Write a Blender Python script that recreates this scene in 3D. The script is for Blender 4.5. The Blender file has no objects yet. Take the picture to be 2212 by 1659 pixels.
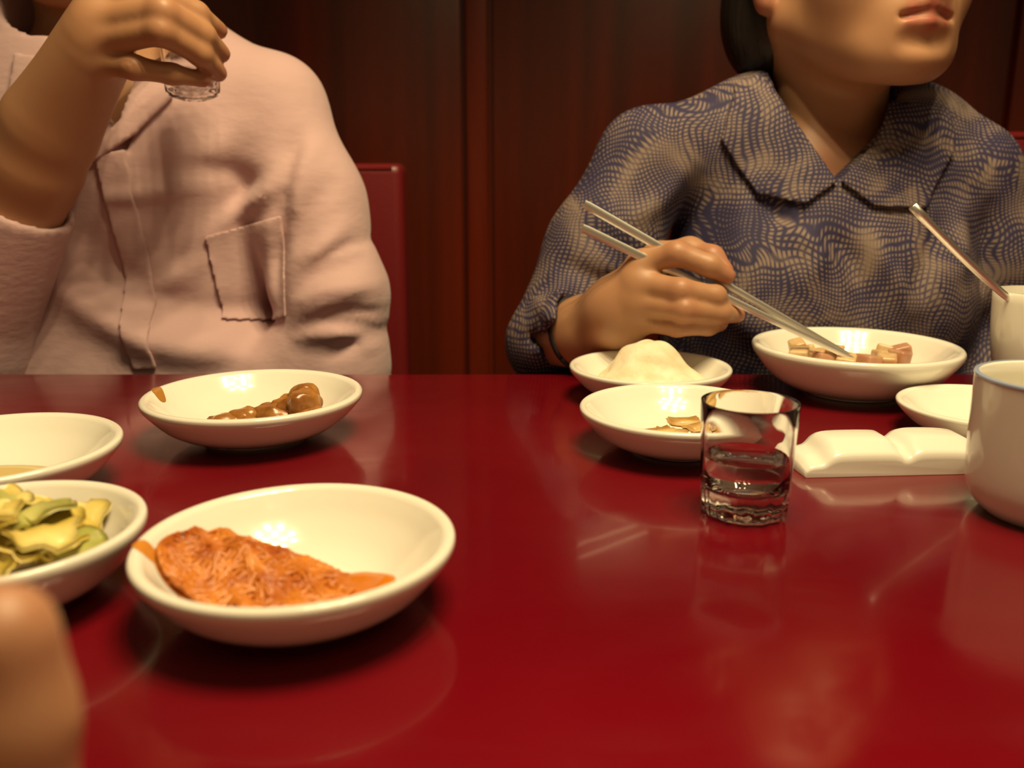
import bpy, bmesh, math, random
import numpy as np
from mathutils import Vector, Matrix

random.seed(7); np.random.seed(7)
SC = bpy.context.scene
COL = SC.collection

# ------------------------------------------------------------------ camera, world, exposure
T = 0.75                        # table height
CAMZ = T + 0.17
FPX = 1916.0
PITCH = math.radians(13.5)
cam = bpy.data.cameras.new('camera'); camo = bpy.data.objects.new('camera', cam); COL.objects.link(camo)
cam.sensor_width = 36.0; cam.lens = 36.0 * FPX / 2212.0
camo.location = (0, 0, CAMZ); camo.rotation_euler = (math.pi / 2 - PITCH, 0, 0)
cam.clip_start = 0.01
cam.dof.use_dof = True; cam.dof.focus_distance = 0.56; cam.dof.aperture_fstop = 7.0
SC.camera = camo
SC.view_settings.view_transform = 'Standard'; SC.view_settings.look = 'None'
SC.view_settings.gamma = 1.0; SC.view_settings.use_curve_mapping = False
SC.view_settings.exposure = 0.0
W = bpy.data.worlds.new('World'); SC.world = W; W.use_nodes = True
bg = W.node_tree.nodes['Background']; bg.inputs[0].default_value = (1.0, 0.70, 0.36, 1); bg.inputs[1].default_value = 0.10
LIGHT_COL = (1.0, 0.77, 0.41)
SPOT_W = 7.4                    # each shaded bulb of the lamp over the table
FILL_BULB = 40.0                     # emission of one bare bulb of the added fill lamp further off

def P(px, py, Y):
    """point of the room seen at a photo pixel, at distance Y along the floor"""
    cp, sp = math.cos(PITCH), math.sin(PITCH)
    a = (px - 1106.0) / FPX; b = (829.5 - py) / FPX
    d = Vector((a, cp + b * sp, -sp + b * cp)); t = Y / d.y
    return Vector((0, 0, CAMZ)) + d * t

# ------------------------------------------------------------------ materials
MATS = {}
def mat(name, col, rough=0.5, **kw):
    m = bpy.data.materials.new(name); m.use_nodes = True
    b = m.node_tree.nodes['Principled BSDF']
    b.inputs['Base Color'].default_value = (*col, 1); b.inputs['Roughness'].default_value = rough
    for k, v in kw.items():
        b.inputs[k.replace('_', ' ')].default_value = v
    MATS[name] = m
    return m
def N(m, t, **kw):
    n = m.node_tree.nodes.new(t)
    for k, v in kw.items():
        setattr(n, k, v)
    return n
def L(m, a, b): m.node_tree.links.new(a, b)
def bsdf(m): return m.node_tree.nodes['Principled BSDF']
def noise_color(m, c0, c1, scale=8, detail=4, lo=0.35, hi=0.65, vec_scale=None, coord='Object', dist=0.0):
    tc = N(m, 'ShaderNodeTexCoord'); mp = N(m, 'ShaderNodeMapping'); nz = N(m, 'ShaderNodeTexNoise'); cr = N(m, 'ShaderNodeValToRGB')
    if vec_scale: mp.inputs['Scale'].default_value = vec_scale
    nz.inputs['Scale'].default_value = scale; nz.inputs['Detail'].default_value = detail; nz.inputs['Distortion'].default_value = dist
    L(m, tc.outputs[coord], mp.inputs[0]); L(m, mp.outputs[0], nz.inputs['Vector']); L(m, nz.outputs['Fac'], cr.inputs[0])
    cr.color_ramp.elements[0].position = lo; cr.color_ramp.elements[0].color = (*c0, 1)
    cr.color_ramp.elements[1].position = hi; cr.color_ramp.elements[1].color = (*c1, 1)
    L(m, cr.outputs[0], bsdf(m).inputs['Base Color'])
    return nz, cr, mp
def noise_bump(m, scale, strength, dist=0.002, vec_scale=None, detail=4):
    tc = N(m, 'ShaderNodeTexCoord'); mp = N(m, 'ShaderNodeMapping'); nz = N(m, 'ShaderNodeTexNoise'); bp = N(m, 'ShaderNodeBump')
    if vec_scale: mp.inputs['Scale'].default_value = vec_scale
    nz.inputs['Scale'].default_value = scale; nz.inputs['Detail'].default_value = detail
    bp.inputs['Strength'].default_value = strength; bp.inputs['Distance'].default_value = dist
    L(m, tc.outputs['Object'], mp.inputs[0]); L(m, mp.outputs[0], nz.inputs['Vector']); L(m, nz.outputs['Fac'], bp.inputs['Height'])
    L(m, bp.outputs[0], bsdf(m).inputs['Normal'])

m = mat('red_lacquer', (0.25, 0.005, 0.012), 0.16, Coat_Weight=0.25, Coat_Roughness=0.06)
noise_color(m, (0.122, 0.0022, 0.0066), (0.172, 0.003, 0.0085), 3, 5)
tc = N(m, 'ShaderNodeTexCoord'); nz = N(m, 'ShaderNodeTexNoise'); mr = N(m, 'ShaderNodeMapRange')
mpx = N(m, 'ShaderNodeMapping'); mpx.inputs['Scale'].default_value = (1, 2.2, 1); mpx.inputs['Rotation'].default_value = (0, 0, 0.5)
nz.inputs['Scale'].default_value = 7; nz.inputs['Detail'].default_value = 6; nz.inputs['Distortion'].default_value = 1.2
L(m, tc.outputs['Object'], mpx.inputs[0]); L(m, mpx.outputs[0], nz.inputs['Vector']); L(m, nz.outputs['Fac'], mr.inputs[0])
mr.inputs[1].default_value = 0.35; mr.inputs[2].default_value = 0.75; mr.inputs[3].default_value = 0.10; mr.inputs[4].default_value = 0.30
L(m, mr.outputs[0], bsdf(m).inputs['Roughness'])

m = mat('mahogany', (0.1, 0.015, 0.004), 0.32, Coat_Weight=0.15, Coat_Roughness=0.25)
noise_color(m, (0.058, 0.0085, 0.0018), (0.165, 0.017, 0.0030), 5, 6, 0.3, 0.72, vec_scale=(3.2, 3.2, 0.12), dist=0.6)
m = mat('mahogany_trim', (0.15, 0.02, 0.005), 0.28)
noise_color(m, (0.09, 0.011, 0.002), (0.18, 0.018, 0.0035), 8, 5, 0.3, 0.7, vec_scale=(4, 4, 0.1))
mat('pale_plaster', (0.42, 0.46, 0.33), 0.8)
m = mat('floor_tile', (0.05, 0.03, 0.02), 0.4); noise_color(m, (0.03, 0.018, 0.012), (0.07, 0.04, 0.025), 3)
mat('ceiling_paint', (0.6, 0.55, 0.45), 0.9)
m = mat('red_leather', (0.15, 0.009, 0.011), 0.38); noise_bump(m, 350, 0.25, 0.001)
mat('dark_metal', (0.03, 0.028, 0.026), 0.4, Metallic=0.8)
mat('brass', (0.6, 0.42, 0.16), 0.3, Metallic=1.0)
mat('steel', (0.86, 0.85, 0.80), 0.36, Metallic=1.0)
mat('porcelain', (0.86, 0.83, 0.74), 0.14, Coat_Weight=0.3, Coat_Roughness=0.05)
mat('white_plastic', (0.84, 0.82, 0.74), 0.22)
mat('blue_line', (0.30, 0.36, 0.52), 0.2)
mat('glass', (1, 1, 1), 0.0, Transmission_Weight=1.0, IOR=1.5)
mat('water', (1, 1, 1), 0.0, Transmission_Weight=1.0, IOR=1.33)
# skin, reddened on lips, knuckles and ears by a colour attribute of the body itself
def skin_mat(name, base, red):
    m = mat(name, base, 0.48, Subsurface_Weight=0.15, Subsurface_Scale=0.008)
    bsdf(m).inputs['Subsurface Radius'].default_value = (1.0, 0.35, 0.2)
    at = N(m, 'ShaderNodeAttribute'); at.attribute_name = 'tint'
    mx = N(m, 'ShaderNodeMix', data_type='RGBA'); mx.inputs[6].default_value = (*base, 1); mx.inputs[7].default_value = (*red, 1)
    tc = N(m, 'ShaderNodeTexCoord'); nz = N(m, 'ShaderNodeTexNoise'); nz.inputs['Scale'].default_value = 45; nz.inputs['Detail'].default_value = 5
    ad = N(m, 'ShaderNodeMath', operation='MULTIPLY_ADD'); ad.inputs[1].default_value = 0.22; ad.use_clamp = True
    sb = N(m, 'ShaderNodeMath', operation='SUBTRACT'); sb.inputs[1].default_value = 0.1
    L(m, tc.outputs['Object'], nz.inputs['Vector']); L(m, nz.outputs['Fac'], ad.inputs[0]); L(m, at.outputs['Fac'], ad.inputs[2]); L(m, ad.outputs[0], sb.inputs[0])
    L(m, sb.outputs[0], mx.inputs[0]); L(m, mx.outputs[2], bsdf(m).inputs['Base Color'])
skin_mat('skin_woman', (0.43, 0.225, 0.12), (0.37, 0.10, 0.07))
skin_mat('skin_man', (0.43, 0.22, 0.115), (0.36, 0.12, 0.08))
m = mat('black_hair', (0.008, 0.006, 0.005), 0.42); noise_bump(m, 120, 0.7, 0.003, vec_scale=(1, 1, 0.08))
m = mat('pink_cotton', (0.56, 0.375, 0.385), 0.85, Sheen_Weight=0.2); noise_bump(m, 60, 0.25, 0.003, vec_scale=(1, 1, 2.2))
mat('pink_button', (0.75, 0.6, 0.58), 0.3)
mat('dark_trousers', (0.012, 0.011, 0.013), 0.9)
mat('black_shoe', (0.01, 0.01, 0.01), 0.3)
mat('black_cord', (0.012, 0.011, 0.012), 0.5)
# blouse: beige ground under a wavy net of navy dots and threads, denser navy patches
m = mat('print_blouse', (0.3, 0.25, 0.2), 0.8)
tc = N(m, 'ShaderNodeTexCoord')
nz = N(m, 'ShaderNodeTexNoise'); nz.inputs['Scale'].default_value = 9; nz.inputs['Detail'].default_value = 2
vm = N(m, 'ShaderNodeVectorMath', operation='MULTIPLY_ADD'); vm.inputs[1].default_value = (0.085, 0.085, 0.085)
L(m, tc.outputs['Object'], nz.inputs['Vector']); L(m, nz.outputs['Color'], vm.inputs[0]); L(m, tc.outputs['Object'], vm.inputs[2])
wx = N(m, 'ShaderNodeTexWave', wave_type='BANDS', bands_direction='X'); wz = N(m, 'ShaderNodeTexWave', wave_type='BANDS', bands_direction='Z')
for w in (wx, wz):
    w.inputs['Scale'].default_value = 84; w.inputs['Distortion'].default_value = 1.1; w.inputs['Detail'].default_value = 1; L(m, vm.outputs[0], w.inputs['Vector'])
mn = N(m, 'ShaderNodeMath', operation='MINIMUM'); L(m, wx.outputs['Fac'], mn.inputs[0]); L(m, wz.outputs['Fac'], mn.inputs[1])
n2 = N(m, 'ShaderNodeTexNoise'); n2.inputs['Scale'].default_value = 13; n2.inputs['Detail'].default_value = 3; n2.inputs['Distortion'].default_value = 1.5
L(m, tc.outputs['Object'], n2.inputs['Vector'])
sb = N(m, 'ShaderNodeMath', operation='MULTIPLY_ADD'); sb.inputs[1].default_value = -2.6; sb.inputs[2].default_value = 1.24
L(m, n2.outputs['Fac'], sb.inputs[0])
ad = N(m, 'ShaderNodeMath', operation='ADD'); L(m, mn.outputs[0], ad.inputs[0]); L(m, sb.outputs[0], ad.inputs[1])
cr = N(m, 'ShaderNodeValToRGB'); L(m, ad.outputs[0], cr.inputs[0])
e = cr.color_ramp.elements
e[0].position = 0.05; e[0].color = (0.022, 0.017, 0.062, 1)
e[1].position = 0.75; e[1].color = (0.225, 0.165, 0.135, 1)
x = e.new(0.28); x.color = (0.085, 0.062, 0.085, 1)
L(m, cr.outputs[0], bsdf(m).inputs['Base Color'])
# foods
m = mat('chili_food', (0.55, 0.12, 0.015), 0.35); noise_color(m, (0.36, 0.075, 0.008), (0.66, 0.235, 0.032), 60, 4)
mat('chili_oil', (0.72, 0.22, 0.012), 0.12, Transmission_Weight=0.25)
mat('chili_stain', (0.62, 0.24, 0.03), 0.25)
m = mat('braised_brown', (0.35, 0.14, 0.03), 0.25); noise_color(m, (0.17, 0.055, 0.012), (0.50, 0.23, 0.055), 45, 4)
mat('brown_sauce', (0.42, 0.19, 0.035), 0.15)
m = mat('yellow_cabbage', (0.62, 0.50, 0.10), 0.3); noise_color(m, (0.58, 0.42, 0.05), (0.84, 0.72, 0.28), 30, 4)
m = mat('green_cabbage', (0.42, 0.43, 0.08), 0.3); noise_color(m, (0.30, 0.30, 0.05), (0.58, 0.56, 0.20), 30, 4)
mat('yellow_broth', (0.68, 0.52, 0.20), 0.15)
m = mat('mashed', (0.80, 0.70, 0.50), 0.55); noise_color(m, (0.76, 0.63, 0.42), (0.85, 0.78, 0.60), 55, 4); noise_bump(m, 160, 0.4, 0.002)
m = mat('beige_cube', (0.66, 0.47, 0.24), 0.3); noise_color(m, (0.55, 0.34, 0.15), (0.74, 0.58, 0.34), 60, 3)
m = mat('pinkish_cube', (0.52, 0.27, 0.16), 0.3); noise_color(m, (0.42, 0.19, 0.11), (0.60, 0.36, 0.22), 60, 3)
mat('red_sauce', (0.50, 0.10, 0.02), 0.12)
m = mat('fried_slice', (0.64, 0.40, 0.13), 0.35); noise_color(m, (0.50, 0.26, 0.06), (0.74, 0.52, 0.22), 50, 3)
m = mat('fill_bulb_glow', (1, 1, 1), 0.5)
bsdf(m).inputs['Emission Color'].default_value = (*LIGHT_COL, 1); bsdf(m).inputs['Emission Strength'].default_value = FILL_BULB

# ------------------------------------------------------------------ object helpers
def tag(o, label=None, cat=None, group=None, kind=None):
    if label: o['label'] = label
    if cat: o['category'] = cat
    if group: o['group'] = group
    if kind: o['kind'] = kind
    return o
def empty(name, loc, label, cat, group=None, rz=0.0):
    o = bpy.data.objects.new(name, None); COL.objects.link(o); o.location = loc; o.rotation_euler = (0, 0, rz); o.empty_display_size = 0.02
    return tag(o, label, cat, group)
def link(name, me, material, parent=None, loc=None, world=False):
    o = bpy.data.objects.new(name, me); COL.objects.link(o)
    if material and not me.materials: me.materials.append(MATS[material])
    if parent is not None:
        o.parent = parent
        if world: o.location = -parent.location
    if loc is not None: o.location = loc
    return o
def mesh_from(name, verts, faces, smooth=True):
    me = bpy.data.meshes.new(name); me.from_pydata([tuple(v) for v in verts], [], faces); me.update()
    if smooth: me.polygons.foreach_set('use_smooth', [True] * len(me.polygons))
    return me
def bm_mesh(name, bm, smooth=False, angle=None):
    bmesh.ops.recalc_face_normals(bm, faces=bm.faces)
    me = bpy.data.meshes.new(name); bm.to_mesh(me); bm.free()
    if smooth or angle: me.polygons.foreach_set('use_smooth', [True] * len(me.polygons))
    if angle: me.set_sharp_from_angle(angle=angle)
    return me
def box_mesh(name, size, bevel=0.0, seg=2, center=(0, 0, 0)):
    bm = bmesh.new(); bmesh.ops.create_cube(bm, size=1.0)
    bmesh.ops.scale(bm, vec=size, verts=bm.verts); bmesh.ops.translate(bm, vec=center, verts=bm.verts)
    if bevel: bmesh.ops.bevel(bm, geom=list(bm.edges), offset=bevel, segments=seg, profile=0.6, affect='EDGES')
    return bm_mesh(name, bm, angle=math.radians(50) if bevel else None)
def lathe(name, prof, seg=72, mod=None):
    """closed profile of (r, z); r = 0 points become poles"""
    vs, fs, rings = [], [], []
    for r, z in prof:
        if r < 1e-6:
            vs.append((0, 0, z)); rings.append([len(vs) - 1])
        else:
            ids = []
            for i in range(seg):
                a = 2 * math.pi * i / seg; rr = r * (mod(a, r, z) if mod else 1.0)
                vs.append((rr * math.cos(a), rr * math.sin(a), z)); ids.append(len(vs) - 1)
            rings.append(ids)
    for A, B in zip(rings[:-1], rings[1:]):
        for i in range(seg):
            j = (i + 1) % seg
            if len(A) == 1 and len(B) == 1: continue
            if len(A) == 1: fs.append((A[0], B[j], B[i]))
            elif len(B) == 1: fs.append((A[i], A[j], B[0]))
            else: fs.append((A[i], A[j], B[j], B[i]))
    bm = bmesh.new(); me = bpy.data.meshes.new(name); me.from_pydata(vs, [], fs); bm.from_mesh(me); bpy.data.meshes.remove(me)
    return bm_mesh(name, bm, angle=math.radians(55))
def spline(pts, n=6):
    """Catmull-Rom through 2-D or 3-D points"""
    pts = [np.array(p, float) for p in pts]; out = []
    q = [2 * pts[0] - pts[1]] + pts + [2 * pts[-1] - pts[-2]]
    for i in range(1, len(q) - 2):
        for k in range(n):
            t = k / n; p0, p1, p2, p3 = q[i - 1:i + 3]
            out.append(0.5 * (2 * p1 + (p2 - p0) * t + (2 * p0 - 5 * p1 + 4 * p2 - p3) * t * t + (3 * p1 - p0 - 3 * p2 + p3) * t ** 3))
    out.append(pts[-1]); return out
def tube_data(path, radii, seg=8, flat=1.0, up=(0, 0, 1)):
    path = [Vector(p) for p in path]; vs, fs = [], []; n = len(path); up = Vector(up)
    for i, p in enumerate(path):
        t = (path[min(i + 1, n - 1)] - path[max(i - 1, 0)]).normalized()
        s = t.cross(up); s = s.normalized() if s.length > 1e-6 else t.orthogonal().normalized(); u = s.cross(t)
        r = radii[i] if hasattr(radii, '__len__') else radii
        for k in range(seg):
            a = 2 * math.pi * k / seg; vs.append(p + s * (r * math.cos(a)) + u * (r * flat * math.sin(a)))
    for i in range(n - 1):
        for k in range(seg):
            j = (k + 1) % seg; fs.append((i * seg + k, i * seg + j, (i + 1) * seg + j, (i + 1) * seg + k))
    fs.append(tuple(range(seg))[::-1]); fs.append(tuple((n - 1) * seg + k for k in range(seg)))
    return vs, fs
def tube(name, path, radii, seg=8, flat=1.0, up=(0, 0, 1)):
    return mesh_from(name, *tube_data(path, radii, seg, flat, up))

# ------------------------------------------------------------------ distance fields -> meshes (bodies, clothes, food)
def V3(p): return np.array(p, np.float32)
def cap(a, b, ra, rb=None):
    a, b = V3(a), V3(b); rb = ra if rb is None else rb
    ba = b - a; bb = float(ba @ ba) + 1e-12
    def f(X, Y, Z):
        x, y, z = X - a[0], Y - a[1], Z - a[2]
        h = np.clip((x * ba[0] + y * ba[1] + z * ba[2]) / bb, 0, 1)
        return np.sqrt((x - h * ba[0]) ** 2 + (y - h * ba[1]) ** 2 + (z - h * ba[2]) ** 2) - (ra + (rb - ra) * h)
    return f
def chain(pts, rs, k=0.006):
    return U(*[cap(pts[i], pts[i + 1], rs[i], rs[i + 1]) for i in range(len(pts) - 1)], k=k)
def ell(c, r, M=None):
    c = V3(c); r = V3(r); M = None if M is None else np.array(M, np.float32)
    def f(X, Y, Z):
        x, y, z = X - c[0], Y - c[1], Z - c[2]
        if M is not None:   # columns of M are the local axes
            x, y, z = (x * M[0, 0] + y * M[1, 0] + z * M[2, 0], x * M[0, 1] + y * M[1, 1] + z * M[2, 1], x * M[0, 2] + y * M[1, 2] + z * M[2, 2])
        k0 = np.sqrt((x / r[0]) ** 2 + (y / r[1]) ** 2 + (z / r[2]) ** 2)
        k1 = np.sqrt((x / r[0] ** 2) ** 2 + (y / r[1] ** 2) ** 2 + (z / r[2] ** 2) ** 2) + 1e-9
        return k0 * (k0 - 1) / k1
    return f
def U(*fs, k=0.01):
    def f(X, Y, Z):
        d = fs[0](X, Y, Z)
        for g in fs[1:]:
            e = g(X, Y, Z); h = np.maximum(k - np.abs(d - e), 0) / k; d = np.minimum(d, e) - h * h * k * 0.25
        return d
    return f
def SUB(a, b, k=0.004):
    def f(X, Y, Z):
        d = a(X, Y, Z); e = -b(X, Y, Z); h = np.maximum(k - np.abs(d - e), 0) / k
        return np.maximum(d, e) + h * h * k * 0.25
    return f
def AND(*fs):
    def f(X, Y, Z):
        d = fs[0](X, Y, Z)
        for g in fs[1:]: d = np.maximum(d, g(X, Y, Z))
        return d
    return f
def plane(p, n):      # inside where (q-p).n < 0
    p = V3(p); n = V3(Vector(n).normalized())
    return lambda X, Y, Z: (X - p[0]) * n[0] + (Y - p[1]) * n[1] + (Z - p[2]) * n[2]
def OFF(f, r): return lambda X, Y, Z: f(X, Y, Z) - r
def SHELL(f, off, t): return lambda X, Y, Z: np.abs(f(X, Y, Z) - off) - t
def polyXZ(pts):
    v = [(p[0], p[2]) for p in pts]
    def f(X, Y, Z):
        x = X + 0 * Z; z = Z + 0 * X
        d = (x - v[0][0]) ** 2 + (z - v[0][1]) ** 2; s = np.ones_like(d); n = len(v); j = n - 1
        for i in range(n):
            ex, ez = v[j][0] - v[i][0], v[j][1] - v[i][1]; wx, wz = x - v[i][0], z - v[i][1]
            h = np.clip((wx * ex + wz * ez) / (ex * ex + ez * ez), 0, 1)
            d = np.minimum(d, (wx - ex * h) ** 2 + (wz - ez * h) ** 2)
            c1 = z >= v[i][1]; c2 = z < v[j][1]; c3 = ex * wz > ez * wx
            s = np.where((c1 & c2 & c3) | (~c1 & ~c2 & ~c3), -s, s); j = i
        return s * np.sqrt(d) + 0 * Y
    return f
def FOLD(f, strokes, amp=1.3):
    """cloth folds: each stroke = (points on the cloth, width, height); height < 0 makes a crease"""
    segs = []
    for pts, w, a in strokes:
        pts = spline(pts, 3)
        segs.append(([(p[0], p[2]) for p in pts], w, a))
    def g(X, Y, Z):
        d = f(X, Y, Z); x = (X + 0 * Z); z = (Z + 0 * X)
        for pts, w, a in segs:
            q = None; n = len(pts) - 1
            for i in range(n):
                ex, ez = pts[i + 1][0] - pts[i][0], pts[i + 1][1] - pts[i][1]
                wx, wz = x - pts[i][0], z - pts[i][1]
                h = np.clip((wx * ex + wz * ez) / (ex * ex + ez * ez + 1e-12), 0, 1)
                e = (wx - ex * h) ** 2 + (wz - ez * h) ** 2
                e = np.exp(-e / w ** 2) * np.maximum(np.sin(np.pi * np.clip((i + h) / n, 0.0, 1.0)), 0.0) ** 0.7
                q = e if q is None else np.maximum(q, e)
            d = d - a * amp * q
        return d
    return g
def surf(fn, lo, hi, h):
    """surface of a distance field on a regular grid (surface nets) -> verts, quads"""
    ax = [np.arange(lo[i], hi[i] + h, h, dtype=np.float32) for i in range(3)]
    X, Y, Z = ax[0][:, None, None], ax[1][None, :, None], ax[2][None, None, :]
    v = np.array(np.broadcast_to(fn(X, Y, Z), (len(ax[0]), len(ax[1]), len(ax[2]))), dtype=np.float32)
    v[0] = v[-1] = h; v[:, 0] = v[:, -1] = h; v[:, :, 0] = v[:, :, -1] = h
    s = v < 0
    cnt = sum(s[i:s.shape[0] - 1 + i, j:s.shape[1] - 1 + j, k:s.shape[2] - 1 + k].astype(np.int8) for i in (0, 1) for j in (0, 1) for k in (0, 1))
    I = np.argwhere((cnt > 0) & (cnt < 8)); idx = -np.ones(cnt.shape, np.int64); idx[tuple(I.T)] = np.arange(len(I))
    pos = np.zeros((len(I), 3)); num = np.zeros(len(I))
    cs = [(i, j, k) for i in (0, 1) for j in (0, 1) for k in (0, 1)]
    cv = {c: v[I[:, 0] + c[0], I[:, 1] + c[1], I[:, 2] + c[2]] for c in cs}
    for c in cs:
        for a in range(3):
            if c[a] == 0:
                e = list(c); e[a] = 1; e = tuple(e); va, vb = cv[c], cv[e]; x = (va < 0) != (vb < 0)
                t = np.where(x, va / np.where(x, va - vb, 1), 0); p = np.tile(np.array(c, float), (len(I), 1)); p[:, a] += t
                pos += p * x[:, None]; num += x
    vert = (I + pos / num[:, None]) * h + np.array([a[0] for a in ax])
    F = []
    for a in range(3):
        b, c = (a + 1) % 3, (a + 2) % 3
        sl0 = [slice(None)] * 3; sl1 = [slice(None)] * 3; sl0[a] = slice(0, -1); sl1[a] = slice(1, None)
        ch = s[tuple(sl0)] != s[tuple(sl1)]; E_ = np.argwhere(ch)
        E_ = E_[(E_[:, b] > 0) & (E_[:, c] > 0) & (E_[:, b] < s.shape[b] - 1) & (E_[:, c] < s.shape[c] - 1)]
        ins = s[tuple(E_.T)]; q = []
        for db, dc in ((-1, -1), (0, -1), (0, 0), (-1, 0)):
            e = E_.copy(); e[:, b] += db; e[:, c] += dc; q.append(idx[tuple(e.T)])
        q = np.stack(q, 1); q[~ins] = q[~ins][:, ::-1]; F.append(q)
    return vert, np.concatenate(F)
def smooth_vq(v, q, it=1, lam=0.5):
    e = np.concatenate([q[:, [0, 1]], q[:, [1, 2]], q[:, [2, 3]], q[:, [3, 0]]])
    for _ in range(it):
        acc = np.zeros_like(v); n = np.zeros(len(v))
        for a, b in ((0, 1), (1, 0)):
            for k in range(3): acc[:, k] += np.bincount(e[:, a], v[e[:, b], k], len(v))
            n += np.bincount(e[:, a], minlength=len(v))
        v = v + lam * (acc / np.maximum(n, 1)[:, None] - v)
    return v
def mesh_np(name, parts, tints=None):
    off = 0; VV = []; FF = []
    for v, q in parts:
        VV.append(v); FF.append(q + off); off += len(v)
    v = np.concatenate(VV); q = np.concatenate(FF)
    me = bpy.data.meshes.new(name); me.vertices.add(len(v)); me.vertices.foreach_set('co', v.astype(np.float32).ravel())
    me.loops.add(len(q) * 4); me.polygons.add(len(q)); me.loops.foreach_set('vertex_index', q.astype(np.int32).ravel())
    me.polygons.foreach_set('loop_start', np.arange(0, len(q) * 4, 4, dtype=np.int32))
    me.polygons.foreach_set('use_smooth', np.ones(len(q), bool)); me.update(calc_edges=True); me.validate()
    if tints is not None:
        at = me.attributes.new('tint', 'FLOAT', 'POINT'); t = np.zeros(len(v))
        for c, r, s in tints:
            dd = np.linalg.norm((v - np.array(c)), axis=1) / r; t = np.maximum(t, s * np.clip(1.6 - 1.6 * dd, 0, 1))
        at.data.foreach_set('value', t.astype(np.float32))
    return me

# ------------------------------------------------------------------ room
WALLY = 1.46
wall = tag(link('wall_back', box_mesh('wall_back', (4.4, 0.1, 2.6)), 'mahogany', loc=(0, WALLY + 0.062, 1.3)), kind='structure')
joints = [-2.15, -1.45, -0.78, -0.055, 0.80, 1.46, 2.1]
for a, b in zip(joints[:-1], joints[1:]):
    link('panel', box_mesh('panel', (b - a - 0.05, 0.012, 1.62), 0.003), 'mahogany', wall, ((a + b) / 2, -0.056, -0.3 + 0.02))
for a in joints[1:-1]:
    me = box_mesh('batten', (0.036, 0.02, 1.62), 0.005, 3); link('batten', me, 'mahogany_trim', wall, (a, -0.06, -0.28))
tag(link('floor', box_mesh('floor', (4.4, 4.2, 0.1)), 'floor_tile', loc=(0, -0.58, -0.05)), kind='structure')
tag(link('ceiling', box_mesh('ceiling', (4.4, 4.2, 0.08)), 'ceiling_paint', loc=(0, -0.58, 2.64)), kind='structure')
wl = tag(link('trim_1', box_mesh('trim_1', (0.30, 0.05, 2.6), 0.006), 'pale_plaster', loc=(-0.955, WALLY - 0.025, 1.3)), kind='structure')

# ------------------------------------------------------------------ table
tb = empty('dining_table', (0.0, 0.30, 0), 'long dining table with a glossy crimson red top', 'table')
link('tabletop', box_mesh('tabletop', (2.3, 0.90, 0.035), 0.008, 3), 'red_lacquer', tb, (0, 0, T - 0.0175))
link('apron', box_mesh('apron', (2.1, 0.72, 0.06)), 'dark_metal', tb, (0, 0, T - 0.035 - 0.0305))
for sx in (-1, 1):
    for sy in (-1, 1):
        link('leg', box_mesh('leg', (0.05, 0.05, 0.65), 0.006), 'dark_metal', tb, (sx * 1.0, sy * 0.33, 0.326))

# ------------------------------------------------------------------ chandelier and added fill lamp (above the picture)
def chandelier(loc, label, rings, drop, shaded=False):
    c = empty('chandelier', loc, label, 'chandelier', 'hanging lamps over the tables')
    link('ceiling_rose', lathe('rose', [(0, 0), (0.06, 0), (0.06, -0.02), (0.012, -0.035), (0, -0.035)], 24), 'brass', c)
    link('stem', tube('stem', [(0, 0, -0.03), (0, 0, -drop)], 0.008, 8, up=(1, 0, 0)), 'brass', c)
    link('hub', lathe('hub', [(0, -drop + 0.05), (0.03, -drop + 0.02), (0.035, -drop), (0.02, -drop - 0.03), (0, -drop - 0.04)], 24), 'brass', c)
    bm = bmesh.new(); bmesh.ops.create_icosphere(bm, subdivisions=2, radius=0.021); bulb = bm_mesh('bulb', bm, True)
    shade = lathe('lamp_shade', [(0.013, 0.0), (0.020, -0.006), (0.036, -0.030), (0.042, -0.056), (0.0405, -0.056), (0.034, -0.031), (0.018, -0.008), (0.011, -0.002), (0.013, 0.0)], 24)
    sock = lathe('socket', [(0, 0), (0.012, 0), (0.012, 0.03), (0, 0.03)], 12)
    for n, r, ph in rings:
        for k in range(n):
            a = ph + 2 * math.pi * k / n; x, y = r * math.cos(a), r * math.sin(a)
            arm = tube('arm', spline([(0, 0, -drop), (x * 0.5, y * 0.5, -drop - 0.05), (x, y, -drop + 0.01), (x, y, -drop + 0.0)], 4), 0.006, 6)
            am = link('arm', arm, 'brass', c)
            link('socket', sock, 'brass', am, (x, y, -drop - 0.025))
            if shaded:
                link('lamp_shade', shade, 'brass', am, (x, y, -drop - 0.02))
                ld = bpy.data.lights.new('bulb_light', 'SPOT'); ld.energy = SPOT_W; ld.color = LIGHT_COL; ld.spot_size = math.radians(120); ld.spot_blend = 0.6; ld.shadow_soft_size = 0.018
                lo_ = bpy.data.objects.new('bulb_light', ld); COL.objects.link(lo_); lo_.parent = am; lo_.location = (x, y, -drop - 0.075)
            else:
                link('bulb', bulb, 'fill_bulb_glow', am, (x, y, -drop - 0.046))
    return c
chandelier((0.18, 0.30, 2.6), 'brass chandelier with two rings of shaded bulbs hung over the red table', [(4, 0.10, 0.4), (8, 0.22, 0.0)], 0.60, True)
chandelier((0.55, -0.55, 2.6), 'added fill lamp in the form of a brass chandelier with one ring of glowing bulbs', [(8, 0.24, 0.2)], 0.60)  # unseen fill lamp, added to brighten faces and the near sides of crockery

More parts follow.
